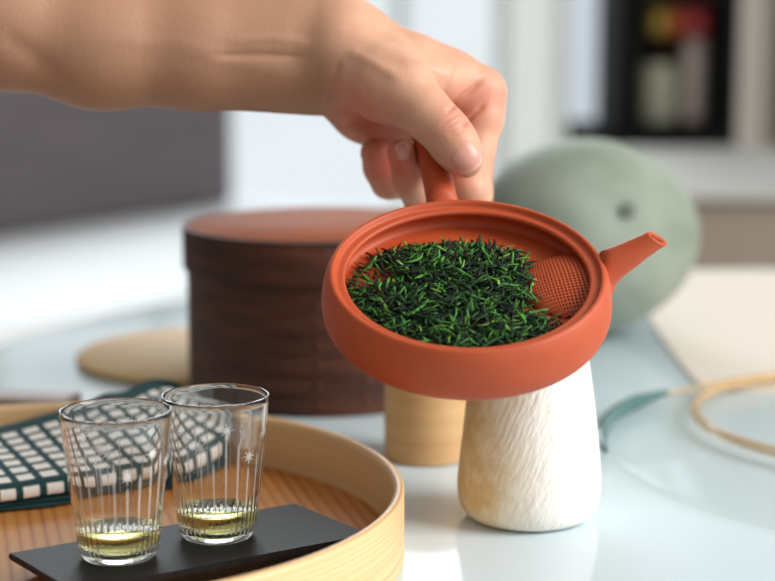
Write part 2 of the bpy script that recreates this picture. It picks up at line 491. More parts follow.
def jar(name, px, w, ztop, mat, label, cat, z0=shz, dy=0.1):
    o = lathe(name, [(0, 0), (w * 0.92, 0), (w, 0.01), (w, ztop - 0.02), (w * 0.8, ztop), (0, ztop)], mat, None, 24, sharp=40)
    o.location = (sx(px), SY + dy, z0)
    tag(o, label, cat)
jar('storage_tin', 702, 0.022, 0.165, plain('pinkish_grey', srgb(208, 190, 182), 0.6), 'pinkish grey tall tin at the right inside the black cabinet', 'tin')
jar('ceramic_jar', 664, 0.034, 0.10, plain('grey_green', srgb(150, 150, 130), 0.6), 'grey-green jar at the bottom of the black cabinet', 'jar')
jar('clay_cup', 680, 0.012, 0.135, plain('rust', srgb(130, 80, 62), 0.6), 'small rust-coloured cup standing in the black cabinet', 'cup', dy=0.16)
# upper rail with three coloured packets hanging on it
for px, w, col, lab in ((660, 16, (168, 140, 60), 'mustard yellow packet hanging high in the black cabinet'), (676, 14, (182, 92, 48), 'orange packet hanging between the yellow and red ones'), (698, 26, (160, 48, 52), 'red packet hanging high in the black cabinet')):
    hw = w / FPX * SY / 2
    bm = bmesh.new(); box_bm(bm, -hw, hw, 0, 0.012, sz(36), sz(3.6))
    bmesh.ops.bevel(bm, geom=list(bm.edges), offset=0.003, segments=2, affect='EDGES')
    o = bm_obj('packet', bm, plain('packet_ink', srgb(*col), 0.5)); o.location = (sx(px), SY + 0.05, 0)
    tag(o, lab, 'packet', 'packets in the display cabinet')
# tan curtain at the far right edge
vs, fs = [], []
for k in range(61):
    x = wx(765) + k / 60 * 0.5
    yy = WY - 0.10 + 0.03 * math.sin(k * 0.9)
    vs += [(x, yy, FLOOR_Z + 0.01), (x, yy, 2.5), (x, yy + 0.008, 2.5), (x, yy + 0.008, FLOOR_Z + 0.01)]
for k in range(60):
    a, b = k * 4, k * 4 + 4
    for i in range(4):
        j = (i + 1) % 4
        fs.append((a + i, b + i, b + j, a + j))
tag(mesh_obj('curtain', vs, fs, M['tan']), 'tan pleated curtain hanging at the far right', 'curtain')

# ------------------------------------------------------------------ table
def outline_round(pts, n=14):
    P = pts; L = len(P); out = []
    for i in range(L):
        p0, p1, p2, p3 = [np.array(P[(i + k - 1) % L], float) for k in range(4)]
        for k in range(n):
            t = k / n
            out.append(tuple(0.5 * ((2 * p1) + (-p0 + p2) * t + (2 * p0 - 5 * p1 + 4 * p2 - p3) * t * t + (-p0 + 3 * p1 - 3 * p2 + p3) * t ** 3)))
    return out
tb = tag(empty('glass_table', (0, 0.9, FLOOR_Z)), 'pale blue glass-topped table with a rounded far corner under the tea things', 'table')
ol = outline_round([(-0.40, 0.50), (-0.36, 0.80), (-0.2379, 1.1027), (-0.1421, 1.2654), (0.02, 1.375), (0.244, 1.412), (0.60, 1.40), (0.74, 1.15), (0.76, 0.75), (0.62, 0.46), (0.2, 0.38), (-0.25, 0.40)])
def slab(name, ol, z0, z1, mat, parent, bev=0.0, dy=0.0, dz=0.0):
    bm = bmesh.new()
    vs = [bm.verts.new((x, y - dy, z0 - dz)) for x, y in ol]
    f = bm.faces.new(vs)
    r = bmesh.ops.extrude_face_region(bm, geom=[f])
    up = [v for v in r['geom'] if isinstance(v, bmesh.types.BMVert)]
    bmesh.ops.translate(bm, vec=(0, 0, z1 - z0), verts=up)
    if bev:
        es = [e for e in bm.edges if abs(e.verts[0].co.z - e.verts[1].co.z) < 1e-6]
        bmesh.ops.bevel(bm, geom=es, offset=bev, segments=3, profile=0.5, affect='EDGES')
    o = bm_obj(name, bm, mat, parent)
    autosmooth(o, 40)
    return o
slab('table_top', ol, -0.012, 0.0, M['table'], tb, 0.002, 0.9, FLOOR_Z)
for lx, ly in ((-0.22, 0.55), (0.55, 0.58), (0.55, 1.2), (0.02, 1.2)):
    lg = lathe('leg', [(0, 0), (0.022, 0), (0.022, 0.004), (0.016, 0.02), (0.016, 0.707), (0, 0.707)], M['table_leg'], tb, 24, sharp=40)
    lg.location = (lx, ly - 0.9, 0)

# ------------------------------------------------------------------ round tray
TC = (-0.137, 0.683); TR = 0.1435; TH = 0.028
tray = tag(empty('round_tray', (TC[0], TC[1], 0.0)), 'round bentwood tray of honey-coloured pine under the two glasses', 'tray')
lathe('tray_floor', [(0, 0.0005), (TR - 0.0045, 0.0005), (TR - 0.0045, 0.005), (0, 0.005)], M['tray_floor'], tray, 128, sharp=30)
lathe('tray_wall', smooth_profile([(TR - 0.0044, 0.0), (TR - 0.0005, 0.0), (TR, 0.001)], 2) + [(TR, TH - 0.0016), (TR - 0.0006, TH - 0.0004), (TR - 0.0018, TH), (TR - 0.0030, TH - 0.0003), (TR - 0.0040, TH - 0.0012), (TR - 0.0044, TH - 0.003), (TR - 0.0044, 0.0)], M['tray_wall'], tray, 160)

# black plank in the tray
BZ0, BZ1 = 0.0055, 0.0135
A, B, Cc = Vector((-0.1385, 0.6431)), Vector((-0.037, 0.7085)), Vector((-0.0062, 0.6662))
Dd = A + (Cc - B)
bt = [A, B, Cc, Dd]
ctr = (A + B + Cc + Dd) / 4
bb = [p + (ctr - p).normalized() * 0.010 for p in bt]
bm = bmesh.new()
lo = [bm.verts.new((p.x, p.y, BZ0)) for p in bb]; mid = [bm.verts.new((p.x, p.y, BZ1 - 0.0022)) for p in bt]; hi = [bm.verts.new((p.x, p.y, BZ1)) for p in bt]
bm.faces.new(lo[::-1]); bm.faces.new(hi)
for i in range(4):
    j = (i + 1) % 4
    bm.faces.new((lo[i], lo[j], mid[j], mid[i])); bm.faces.new((mid[i], mid[j], hi[j], hi[i]))
bmesh.ops.bevel(bm, geom=[e for e in bm.edges], offset=0.0005, segments=2, affect='EDGES')
pl = bm_obj('serving_plank', bm, M['black_board'], None, True); autosmooth(pl, 25)
tag(pl, 'black wooden serving plank with undercut edges lying in the tray', 'board')

# ------------------------------------------------------------------ glasses
GH, GR0, GR1 = 0.0545, 0.0142, 0.0201
def gr(z): # outer radius
    t = max(0, min(1, z / GH))
    return GR0 + (GR1 - GR0) * t ** 0.92
NFL = 40
def build_glass(name, loc, label, rot):
    root = tag(empty(name, loc, (0, 0, rot)), label, 'glass', 'cut glass tumblers')
    seg = 240
    prof = [(0, 0.0004), (0.009, 0.0003), (0.0115, 0.0), (0.0131, 0.0006), (gr(0.003), 0.003)]
    for k in range(1, 22):
        z = 0.003 + (GH - 0.0036) * k / 21
        prof.append((gr(z), z))
    prof += [(gr(GH) - 0.0001, GH - 0.0002), (gr(GH) - 0.0005, GH), (gr(GH) - 0.0009, GH - 0.0004)]
    n_out = len(prof)
    for k in range(1, 40):
        z = GH - 0.0006 - (GH - 0.0006 - 0.0040) * k / 40
        prof.append((gr(z) - 0.0010 - 0.0004 * max(0, 1 - z / 0.03), z))
    prof += [(gr(0.004) - 0.0026, 0.0032), (0.0100, 0.0026), (0.006, 0.0024), (0, 0.0023)]
    verts, faces, rings = [], [], []
    for i, (r, z) in enumerate(prof):
        if r == 0:
            rings.append([len(verts)]); verts.append((0, 0, z)); continue
        ring = []
        for k in range(seg):
            a = 2 * PI * k / seg
            rr = r
            if i > n_out and z > 0.0033 and z < 0.0175:      # flutes inside the lower wall
                w = min(1, (z - 0.0033) / 0.002) * min(1, (0.0175 - z) / 0.0015)
                rr -= 0.00035 * w * (0.5 + 0.5 * math.cos(NFL * a)) ** 2
            ring.append(len(verts)); verts.append((rr * math.cos(a), rr * math.sin(a), z))
        rings.append(ring)
    for p, q in zip(rings[:-1], rings[1:]):
        for k in range(seg):
            k2 = (k + 1) % seg
            if len(p) == 1: faces.append((p[0], q[k2], q[k]))
            elif len(q) == 1: faces.append((p[k], p[k2], q[0]))
            else: faces.append((p[k], p[k2], q[k2], q[k]))
    me = bpy.data.meshes.new('glass_wall'); me.from_pydata(verts, [], faces)
    bm = bmesh.new(); bm.from_mesh(me); bmesh.ops.recalc_face_normals(bm, faces=bm.faces); bm.to_mesh(me); bm.free()
    link('glass_wall', me, M['glass'], root)
    # engraving: thin frosted cuts that hug the outer wall
    def wrap(ang, z, off=0.00006):
        r = gr(z) + off
        return (r * math.cos(ang), r * math.sin(ang), z)
    def star(zc, size, pts=8):
        vs, fs = [wrap(0, zc)], []
        for k in range(pts * 2):
            a = PI * k / pts + PI / 2
            rad = size * (1.0 if k % 2 == 0 else 0.26) * (1.0 if k % 4 == 0 else 0.82 if k % 2 == 0 else 1)
            vs.append(wrap(rad * math.cos(a) / gr(zc), zc + rad * math.sin(a)))
        for k in range(pts * 2):
            fs.append((0, 1 + k, 1 + (k + 1) % (pts * 2)))
        m = bpy.data.meshes.new('star_cut'); m.from_pydata(vs, [], fs); m.materials.append(M['frost'])
        return m
    def stem(z0, z1, w):
        vs, fs = [], []
        for k in range(9):
            z = z0 + (z1 - z0) * k / 8
            ww = w * (0.5 + 0.5 * (k / 8)) if k < 8 else w * 0.3
            vs += [wrap(-ww / gr(z), z), wrap(0, z, 0.0001), wrap(ww / gr(z), z)]
        for k in range(8):
            for j in range(2):
                a = k * 3 + j
                fs.append((a, a + 1, a + 4, a + 3))
        m = bpy.data.meshes.new('stem_cut'); m.from_pydata(vs, [], fs); m.materials.append(M['frost_line'])
        return m
    hs = [0.0435, 0.0365, 0.0415, 0.034, 0.045, 0.0385]
    stars = {h: star(h, 0.0036) for h in hs}
    stems = {h: stem(0.013, h - 0.004, 0.00052) for h in hs}
    n = 12
    for k in range(n):
        h = hs[(k * 5) % 6]
        s = link('star_cut', stars[h], None, root, False); s.rotation_euler.z = 2 * PI * k / n
        t = link('stem_cut', stems[h], None, root, False); t.rotation_euler.z = 2 * PI * k / n
        t2 = link('stem_cut', stems[hs[(k * 5 + 2) % 6]], None, root, False); t2.rotation_euler.z = 2 * PI * (k + 0.5) / n
    return root
GZ = BZ1 + 0.0001
GL, GRt = (-0.0974, 0.6391, GZ), (-0.064, 0.6640, GZ)
build_glass('cut_glass_tumbler', GL, 'left star-cut glass tumbler on the plank, nearer the camera', R(20))
build_glass('cut_glass_tumbler', GRt, 'right star-cut glass tumbler on the plank, in front of the brown box', R(47))
def tea(loc, label):
    prof = [(0, 0.0026), (0.009, 0.0028), (0.0114, 0.0036), (gr(0.0055) - 0.0019, 0.0056), (gr(0.0105) - 0.0018, 0.0104), (gr(0.0105) - 0.0022, 0.0107), (0, 0.0107)]
    o = lathe('green_tea', prof, M['tea'], None, 96, sharp=60)
    o.location = loc
    tag(o, label, 'tea', 'tea in the tumblers')
tea(GL, 'shallow yellow-green tea in the left tumbler')
tea(GRt, 'shallow yellow-green tea in the right tumbler')

# ------------------------------------------------------------------ folded cloth
near = [(-70, 494, .0165), (0, 484, .0165), (69, 476, .0165), (130, 466, .017), (174, 458, .018), (212, 441, .020), (238, 425, .022)]
far = [(-70, 441, .024), (0, 425, .025), (60, 411, .028), (100, 399, .0315), (130, 388, .034), (155, 379, .036), (184, 384, .036)]
nw = [onz(*p) for p in near]; fw_ = [onz(*p) for p in far]
def spline3(P, n):
    L = len(P) - 1; out = []
    for i in range(n + 1):
        s = min(i / n * L, L - 1e-6); k = int(s); t = s - k
        p0, p1, p2, p3 = P[max(k - 1, 0)], P[k], P[k + 1], P[min(k + 2, L)]
        out.append(0.5 * ((2 * p1) + (-p0 + p2) * t + (2 * p0 - 5 * p1 + 4 * p2 - p3) * t * t + (-p0 + 3 * p1 - 3 * p2 + p3) * t ** 3))
    return out
cl = tag(empty('folded_cloth', (-0.14, 0.78, 0.0)), 'folded dark teal cotton cloth with white squares at the back of the tray', 'cloth')
NU, NV = 70, 26
na, fa = spline3(nw, NU), spline3(fw_, NU)
def cloth_layer(f0, f1, seed, inset, uoff):
    """closed rounded slab between two fractions of the stack height"""
    r_ = random.Random(seed); ph = r_.random() * 6
    verts, faces, uvs = [], [], []
    # a loop around the cross-section: bottom (far to near), rounded near edge, top, rounded far edge
    loop = []
    for k in range(NV + 1): loop.append((1 - k / NV, 0.0))
    for k in range(1, 8): loop.append((0 - 0.055 * math.sin(PI * k / 8), 0.5 - 0.5 * math.cos(PI * k / 8)))
    for k in range(NV + 1): loop.append((k / NV, 1.0))
    for k in range(1, 8): loop.append((1 + 0.03 * math.sin(PI * k / 8), 0.5 + 0.5 * math.cos(PI * k / 8)))
    LN = len(loop)
    ulen = 0.0
    arc = [0.0]
    for i in range(1, NU + 1):
        arc.append(arc[-1] + (((na[i] + fa[i]) / 2) - ((na[i - 1] + fa[i - 1]) / 2)).length)
    for i in range(NU + 1):
        u = i / NU
        e = 1.0
        if u > 0.965: e = math.sqrt(max(0, 1 - ((u - 0.965) / 0.035) ** 2)) * 0.8 + 0.2
        for (v, h) in loop:
            vv = inset + v * (1 - 2 * inset) + 0.012 * math.sin(u * 13 + ph) + 0.008 * math.sin(u * 29 + ph * 2)
            p = na[i].lerp(fa[i], vv)
            ztop = p.z + 0.0010 * math.sin(u * 9 + v * 3) * (1 - abs(2 * v - 1)) + 0.0016 * math.exp(-((u - 0.52) / 0.07) ** 2) * max(0, min(1, 1.2 * v))
            rr_ = math.hypot(p.x - TC[0], p.y - TC[1])
            sm_ = max(0.0, min(1.0, (rr_ - 0.128) / 0.008)); sm_ = sm_ * sm_ * (3 - 2 * sm_)
            base = 0.0056 + sm_ * (TH + 0.0004 - 0.0056)
            ztop = max(ztop, base + 0.003)
            zz0 = base + (ztop - base) * f0; zz1 = base + (ztop - base) * f1
            mid_ = (zz0 + zz1) / 2
            zz = zz0 + (zz1 - zz0) * h
            zz = mid_ + (zz - mid_) * e
            verts.append((p.x + 0.14, p.y - 0.78, zz))
            width = (na[i] - fa[i]).length
            uvs.append((arc[i] / 0.0098 + uoff + 2.2 * v, (1 - max(v, 0)) * 8.0 - 1.0 + ((1 - h) * 1.05 if v < 0 else 0) if uoff == 0 else -0.5))
    for i in range(NU):
        for k in range(LN):
            k2 = (k + 1) % LN
            faces.append((i * LN + k, i * LN + k2, (i + 1) * LN + k2, (i + 1) * LN + k))
    faces.append(tuple(range(LN - 1, -1, -1))); faces.append(tuple(range(NU * LN, (NU + 1) * LN)))
    me = bpy.data.meshes.new('fold_layer'); me.from_pydata(verts, [], faces)
    ul = me.uv_layers.new(name='UVMap')
    for lp in me.loops:
        ul.data[lp.index].uv = uvs[lp.vertex_index]
    bm = bmesh.new(); bm.from_mesh(me); bmesh.ops.recalc_face_normals(bm, faces=bm.faces); bm.to_mesh(me); bm.free()
    return link('fold_layer', me, M['cloth'], cl)
cloth_layer(0.0, 0.14, 3, 0.0, 0.3)
cloth_layer(0.15, 0.285, 5, 0.01, 0.6)
cloth_layer(0.30, 1.0, 9, 0.004, 0)

# ------------------------------------------------------------------ boards behind the tray
o = lathe('pale_board', [(0, 0.0003), (0.079, 0.0003), (0.081, 0.0015), (0.081, 0.0035), (0.079, 0.005), (0, 0.005)], M['board_pale'], None, 96, sharp=40)
o.location = (-0.102, 1.06, 0)
tag(o, 'pale round wooden board lying behind the brown box and glasses', 'board')
o = box('dark_board', -0.12, 0.058, -0.014, 0.014, 0.0003, 0.010, M['board_dark'], None, 0.002)
o.location = (-0.218, 0.925, 0); o.rotation_euler.z = R(-9)
tag(o, 'dark brown wooden board just behind the left rim of the tray', 'board')

# ------------------------------------------------------------------ round dark box
bx = tag(empty('round_lidded_box', (-0.036, 0.982, 0.0003)), 'round dark walnut lidded box with copper tacks behind the teapot', 'box')
BR, LR, BH = 0.0725, 0.0747, 0.0910
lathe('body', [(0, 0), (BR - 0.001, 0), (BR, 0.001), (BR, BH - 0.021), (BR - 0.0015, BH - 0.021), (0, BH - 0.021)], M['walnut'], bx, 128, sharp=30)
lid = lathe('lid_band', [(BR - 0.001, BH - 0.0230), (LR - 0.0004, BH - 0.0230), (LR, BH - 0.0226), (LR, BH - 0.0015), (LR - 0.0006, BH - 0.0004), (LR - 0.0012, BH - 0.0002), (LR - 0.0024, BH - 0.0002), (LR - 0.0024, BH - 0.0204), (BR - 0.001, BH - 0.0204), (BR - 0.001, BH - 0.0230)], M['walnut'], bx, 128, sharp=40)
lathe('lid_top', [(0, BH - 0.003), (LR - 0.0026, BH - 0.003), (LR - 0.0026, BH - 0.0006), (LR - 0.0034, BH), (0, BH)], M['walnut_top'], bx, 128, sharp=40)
# overlapping band ends with swallow-tail fingers, one strip per finger
def band_strip(a0, a1, z0, z1, r, parent, name='band_finger'):
    vs, fs = [], []
    n = 14
    for k in range(n + 1):
        t = k / n; a = a0 + (a1 - a0) * t
        taper = 1 - 0.55 * t ** 2
        zc, hh = (z0 + z1) / 2, (z1 - z0) / 2 * taper
        for (rr, z) in ((r, zc - hh), (r + 0.0007, zc - hh), (r + 0.0007, zc + hh), (r, zc + hh)):
            vs.append((rr * math.cos(a), rr * math.sin(a), z))
    for k in range(n):
        for j in range(4):
            j2 = (j + 1) % 4
            fs.append((k * 4 + j, (k + 1) * 4 + j, (k + 1) * 4 + j2, k * 4 + j2))
    fs.append((0, 1, 2, 3)); fs.append(tuple(n * 4 + i for i in (3, 2, 1, 0)))
    o = mesh_obj(name, vs, fs, M['walnut'], parent, False)
    return o
tack_me = None
def tack(a, z, r):
    global tack_me
    if tack_me is None:
        bm = bmesh.new(); bmesh.ops.create_uvsphere(bm, u_segments=12, v_segments=8, radius=0.0013)
        bmesh.ops.scale(bm, vec=(0.5, 1, 1), verts=bm.verts)
        tack_me = bpy.data.meshes.new('tack'); bm.to_mesh(tack_me); bm.free(); tack_me.materials.append(M['copper']); tack_me.shade_smooth()
    t = bpy.data.objects.new('tack', tack_me); C.objects.link(t); t.parent = bx
    t.location = (r * math.cos(a), r * math.sin(a), z); t.rotation_euler.z = a
def ang(px):       # angle on the drum wall that faces the camera
    X = (px - 387.5) / FPX * 0.912 + 0.036
    return -PI / 2 + math.asin(max(-1, min(1, X / BR)))
a_l = ang(326); a_b = ang(318); a_b2 = ang(366)
for z in (BH - 0.0060, BH - 0.0165): tack(a_l, z, LR + 0.0002)
for k in range(6):
    z = 0.0065 + k * 0.0103
    tack(a_b, z, BR + 0.0008)
    tack(a_b2, z + 0.002, BR + 0.0008)
    band_strip(a_b - 0.05, a_b - 0.42, z - 0.0046, z + 0.0046, BR, bx)

# ------------------------------------------------------------------ wooden canister
cn = tag(empty('wooden_canister', (0.0185, 0.8330, 0.0003)), 'small pale wooden tea canister between the brown box and white vase', 'canister')
CR = 0.0200
lathe('body', [(0, 0), (CR - 0.0008, 0), (CR, 0.0008), (CR, 0.044), (CR - 0.0004, 0.0444), (0, 0.0444)], M['pale_wood'], cn, 96, sharp=40)
lathe('lid', [(0, 0.0446), (CR - 0.0004, 0.0446), (CR, 0.045), (CR, 0.0632), (CR - 0.0012, 0.0644), (0, 0.0644)], M['pale_wood'], cn, 96, sharp=40)

# ------------------------------------------------------------------ white vase
prof = smooth_profile([(0, 0.0004), (0.018, 0.0002), (0.0245, 0.001), (0.0283, 0.0055), (0.0296, 0.013), (0.0290, 0.024), (0.0271, 0.042), (0.0250, 0.060), (0.0232, 0.072), (0.0222, 0.0775), (0.0212, 0.0788), (0.0200, 0.0778), (0.0196, 0.070), (0.0215, 0.045), (0.0235, 0.02), (0.018, 0.008), (0, 0.006)], 5)
prof[0] = (0, prof[0][1]); prof[-1] = (0, prof[-1][1])
vz = lathe('ceramic_vase', [(max(0, r), z) for r, z in prof], M['vase'], None, 128, rfun=lambda a, r, z: 1 + 0.006 * math.sin(3 * a + z * 60) + 0.004 * math.sin(7 * a - z * 110))
vz.location = (0.0585, 0.7345, 0.0003)
tag(vz, 'white textured ceramic vase with ochre stains beneath the teapot', 'vase')

# ------------------------------------------------------------------ sage ball
prof = [(0, 0)]
SR = 0.0700
for k in range(0, 65):
    t = k / 64
    a = -PI / 2 + PI * t
    r = SR * math.cos(a); z = 0.0610 + 0.0610 * math.sin(a)
    if z < 0.0035: z = 0.0
    prof.append((max(r, 0.0), z))
prof[-1] = (0, 0.122)
sg = tag(empty('sage_jar', (0.1235, 1.140, 0.0018), (0, 0, 0)), 'round sage-green ceramic jar with a small dark dimple behind the teapot', 'jar')
bm_b = lathe('body', prof[1:], M['sage'], sg, 128, rfun=lambda a, r, z: 1 + 0.018 * math.cos(7 * a + 0.4) * (1 - abs(z - 0.061) / 0.061) + 0.02 * math.sin(2 * a + 1))
dm = Vector((0.0180, -0.0580, 0.083)) - Vector((0, 0, 0.061))
o = lathe('dimple', [(0, 0.0002), (0.0036, 0.0), (0.0048, 0.0008), (0.0040, 0.0016), (0.0026, 0.0012), (0, 0.0006)], M['dark_hole'], sg, 24)
o.location = Vector((0, 0, 0.061)) + dm.normalized() * (SR * 0.975); o.rotation_euler = dm.to_track_quat('Z', 'Y').to_euler()

# ------------------------------------------------------------------ glass plate on the right
gp = tag(empty('glass_plate', (0.262, 0.830, 0.0003)), 'large clear glass plate with a teal edge and amber raised ring', 'plate')
GPR = 0.161
lathe('plate_disc', [(0, 0.0), (GPR - 0.006, 0.0), (GPR - 0.002, 0.001), (GPR - 0.0022, 0.004), (GPR - 0.006, 0.005), (0, 0.004)], M['plate_glass'], gp, 160, sharp=50)
vs, fs = [], []
def ring(name, r, z, hw, hh, mat, parent, seg=160, loc=(0, 0, 0)):
    o = lathe(name, [(r + hw * math.cos(a), z + hh * math.sin(a)) for a in [2 * PI * k / 14 for k in range(15)]], mat, parent, seg)
    o.location = loc
    return o
def arc_bar(name, r, z, hw, hh, a0, a1, mat, parent):
    pts, rad = [], []
    n = 40
    for k in range(n + 1):
        a = a0 + (a1 - a0) * k / n
        e = min(1, 0.35 + 3 * min(k, n - k) / n)
        pts.append((r * math.cos(a), r * math.sin(a), z)); rad.append((hh * e, hw * e))
    return tube(name, pts, rad, mat, parent, 14)
arc_bar('amber_reflection', GPR, 0.0048, 0.0022, 0.0024, R(136), R(30), M['amber_glass'], gp)  # amber reflection on the clear rim, built as a tinted bar
arc_bar('teal_edge', GPR + 0.0004, 0.0056, 0.0034, 0.0040, R(183), R(135), M['teal_glass'], gp)
ring('raised_ring', 0.108, 0.0062, 0.0025, 0.0026, M['amber_glass'], gp, 128, (0.0, 0.055, 0))

pm = slab('reflection_sheet', outline_round([(0.170, 1.03), (0.182, 0.975), (0.24, 0.968), (0.42, 0.968), (0.50, 0.98), (0.515, 1.05), (0.515, 1.31), (0.50, 1.378), (0.42, 1.392), (0.25, 1.394), (0.196, 1.385), (0.178, 1.32)], 6), 0.0002, 0.0016, plain('cream_reflection', srgb(226, 216, 204), 0.7), None, 0.0004)  # thin sheet coloured cream in place of a reflection in the table top
tag(pm, 'thin cream sheet standing in for a reflection at the far right of the table', 'reflection_sheet')

# ------------------------------------------------------------------ teapot
KT = R(24.5)
KC = at(467.3, 270.8, 0.675)
kot = Matrix.Translation(KC) @ Matrix.Rotation(KT, 4, 'X')
pot = tag(empty('side_handle_teapot', KC, (KT, 0, 0)), 'flat red clay teapot tilted in the hand, full of green tea leaves', 'teapot')
mm = 0.001
prof = [(0, -22.4), (30, -22.6), (40, -22.6)]
prof += smooth_profile([(41, -22.8), (47, -22.5), (50.8, -21.3), (53.1, -18.4), (54.0, -14.0), (53.7, -8.5), (52.8, -4), (51.6, -1.2)], 5)
prof += [(51.2, -0.5), (50.8, -0.1), (50.2, 0.1), (49.6, 0.0), (49.2, -0.35), (48.9, -1.2), (48.6, -1.8), (48.2, -2.1), (46.9, -2.0), (46.2, -1.9), (45.5, -2.1), (45.1, -2.6), (45.0, -3.4), (45.4, -3.9)]
prof += smooth_profile([(46.4, -4.3), (48.6, -6.2), (49.4, -8.4), (49.0, -10.0)], 4)
prof += [(48.4, -10.8), (47.6, -11.1), (46.8, -11.25), (30, -11.6), (0, -11.8)]
lathe('body', [(r * mm, z * mm) for r, z in prof], M['clay'], pot, 180)
# spout
axis = [(49.0, 0, -9.2), (50.5, 0, -7.8), (52, 0, -6.2), (56, 0, -3.2), (61, 0, -0.4), (66, 0, 2.6), (69.5, 0, 4.7), (72.2, 0, 6.2)]
rad = [9.4, 8.4, 7.4, 6.4, 5.5, 4.6, 4.2, 4.0]
SPAZ = R(10)
P3 = spline3([Vector(a) for a in axis], 28)
Rr = [np.interp(i / 28 * 7, range(8), rad) for i in range(29)]
verts, faces = [], []
seg = 32
def spout_ring(c, t, r, shear):
    u = Vector((0, 1, 0)); t = t.normalized()
    w = u.cross(t); w.normalize()        # w lies in the xz plane, across the spout
    out = []
    for k in range(seg):
        a = 2 * PI * k / seg
        p = c + u * (r * 0.92 * math.cos(a)) + w * (r * math.sin(a))
        p += t * (shear * math.sin(a) * r)
        out.append(p * mm)
    return out
rings = []
for i, c in enumerate(P3):
    t = P3[min(i + 1, 28)] - P3[max(i - 1, 0)]
    sh = 0.55 * max(0, (i - 20) / 8) ** 1.3
    rings.append(spout_ring(c, t, Rr[i], sh))
t_end = (P3[28] - P3[27]).normalized()
for k, (dr, dt) in enumerate(((0.92, 0.25), (0.78, 0.15), (0.66, -0.2), (0.6, -1.2), (0.55, -6))):
    rings.append(spout_ring(P3[28] + t_end * dt, t_end, Rr[28] * dr, 0.55))
def clip_root(p):
    r = math.hypot(p.x, p.y)
    if r < 0.0512:
        return Vector((p.x / r * 0.0512, p.y / r * 0.0512, min(p.z, -0.0016)))
    return p
for rg in rings: verts += [clip_root(p) for p in rg]
for i in range(len(rings) - 1):
    for k in range(seg):
        k2 = (k + 1) % seg
        faces.append((i * seg + k, i * seg + k2, (i + 1) * seg + k2, (i + 1) * seg + k))
faces.append(tuple(range((len(rings) - 1) * seg, len(rings) * seg)))
bm = bmesh.new(); me = bpy.data.meshes.new('spout'); me.from_pydata([tuple(v) for v in verts], [], faces); bm.from_mesh(me)
sp = bm_obj('spout', bm, M['clay'], pot); sp.rotation_euler.z = SPAZ
# handle
h0 = Vector((-7.0, 49.0, -6.0)); hd = Vector((-0.125, 0.94, 0.28)).normalized()
hp = [h0 + hd * s for s in (0, 2, 4, 10, 20, 30, 40, 50, 58, 62, 64, 65)]
hr = [9.0, 7.4, 6.6, 6.1, 6.1, 6.1, 6.8, 7.6, 8.1, 7.9, 6.8, 4.5]
ho = tube('handle', [p * mm for p in hp], [r * mm for r in hr], M['clay'], pot, 32)
for v in ho.data.vertices: v.co = clip_root(v.co.copy())
# strainer: perforated dome against the wall below the spout
def strainer():
    cx, cy, cz, rx, ry, rz = 47.0, 1.0, -11.6, 27.0, 22.5, 6.8
    step = 1.62
    bm = bmesh.new(); grid = {}
    def P(i, j):
        if (i, j) in grid: return grid[(i, j)]
        y = cy + i * step; s = j * step           # s runs from the wall top down over the dome
        ty = (y - cy) / ry
        if abs(ty) >= 1: return None
        sc_ = math.sqrt(1 - ty * ty)
        ph = s / (rx * 1.05 * sc_ + 1e-6)
        if ph > PI / 2 * 1.0: return None
        x = cx - rx * sc_ * math.sin(ph); z = cz + rz * sc_ * math.cos(ph)
        if x * x + y * y > 49.0 ** 2: return None
        v = bm.verts.new((x * mm, y * mm, z * mm)); grid[(i, j)] = v
        return v
    for i in range(-15, 15):
        for j in range(-4, 28):
            q = [P(i, j), P(i + 1, j), P(i + 1, j + 1), P(i, j + 1)]
            if all(q): bm.faces.new(q)
    bm.normal_update()
    fl = list(bm.faces)
    r = bmesh.ops.inset_individual(bm, faces=fl, thickness=0.00042, depth=0)
    bmesh.ops.delete(bm, geom=fl, context='FACES_ONLY')
    bm.normal_update()
    bmesh.ops.solidify(bm, geom=list(bm.faces), thickness=0.0005)
    o = bm_obj('strainer', bm, M['clay'], pot, False); o.rotation_euler.z = R(6)
    return o
strainer()

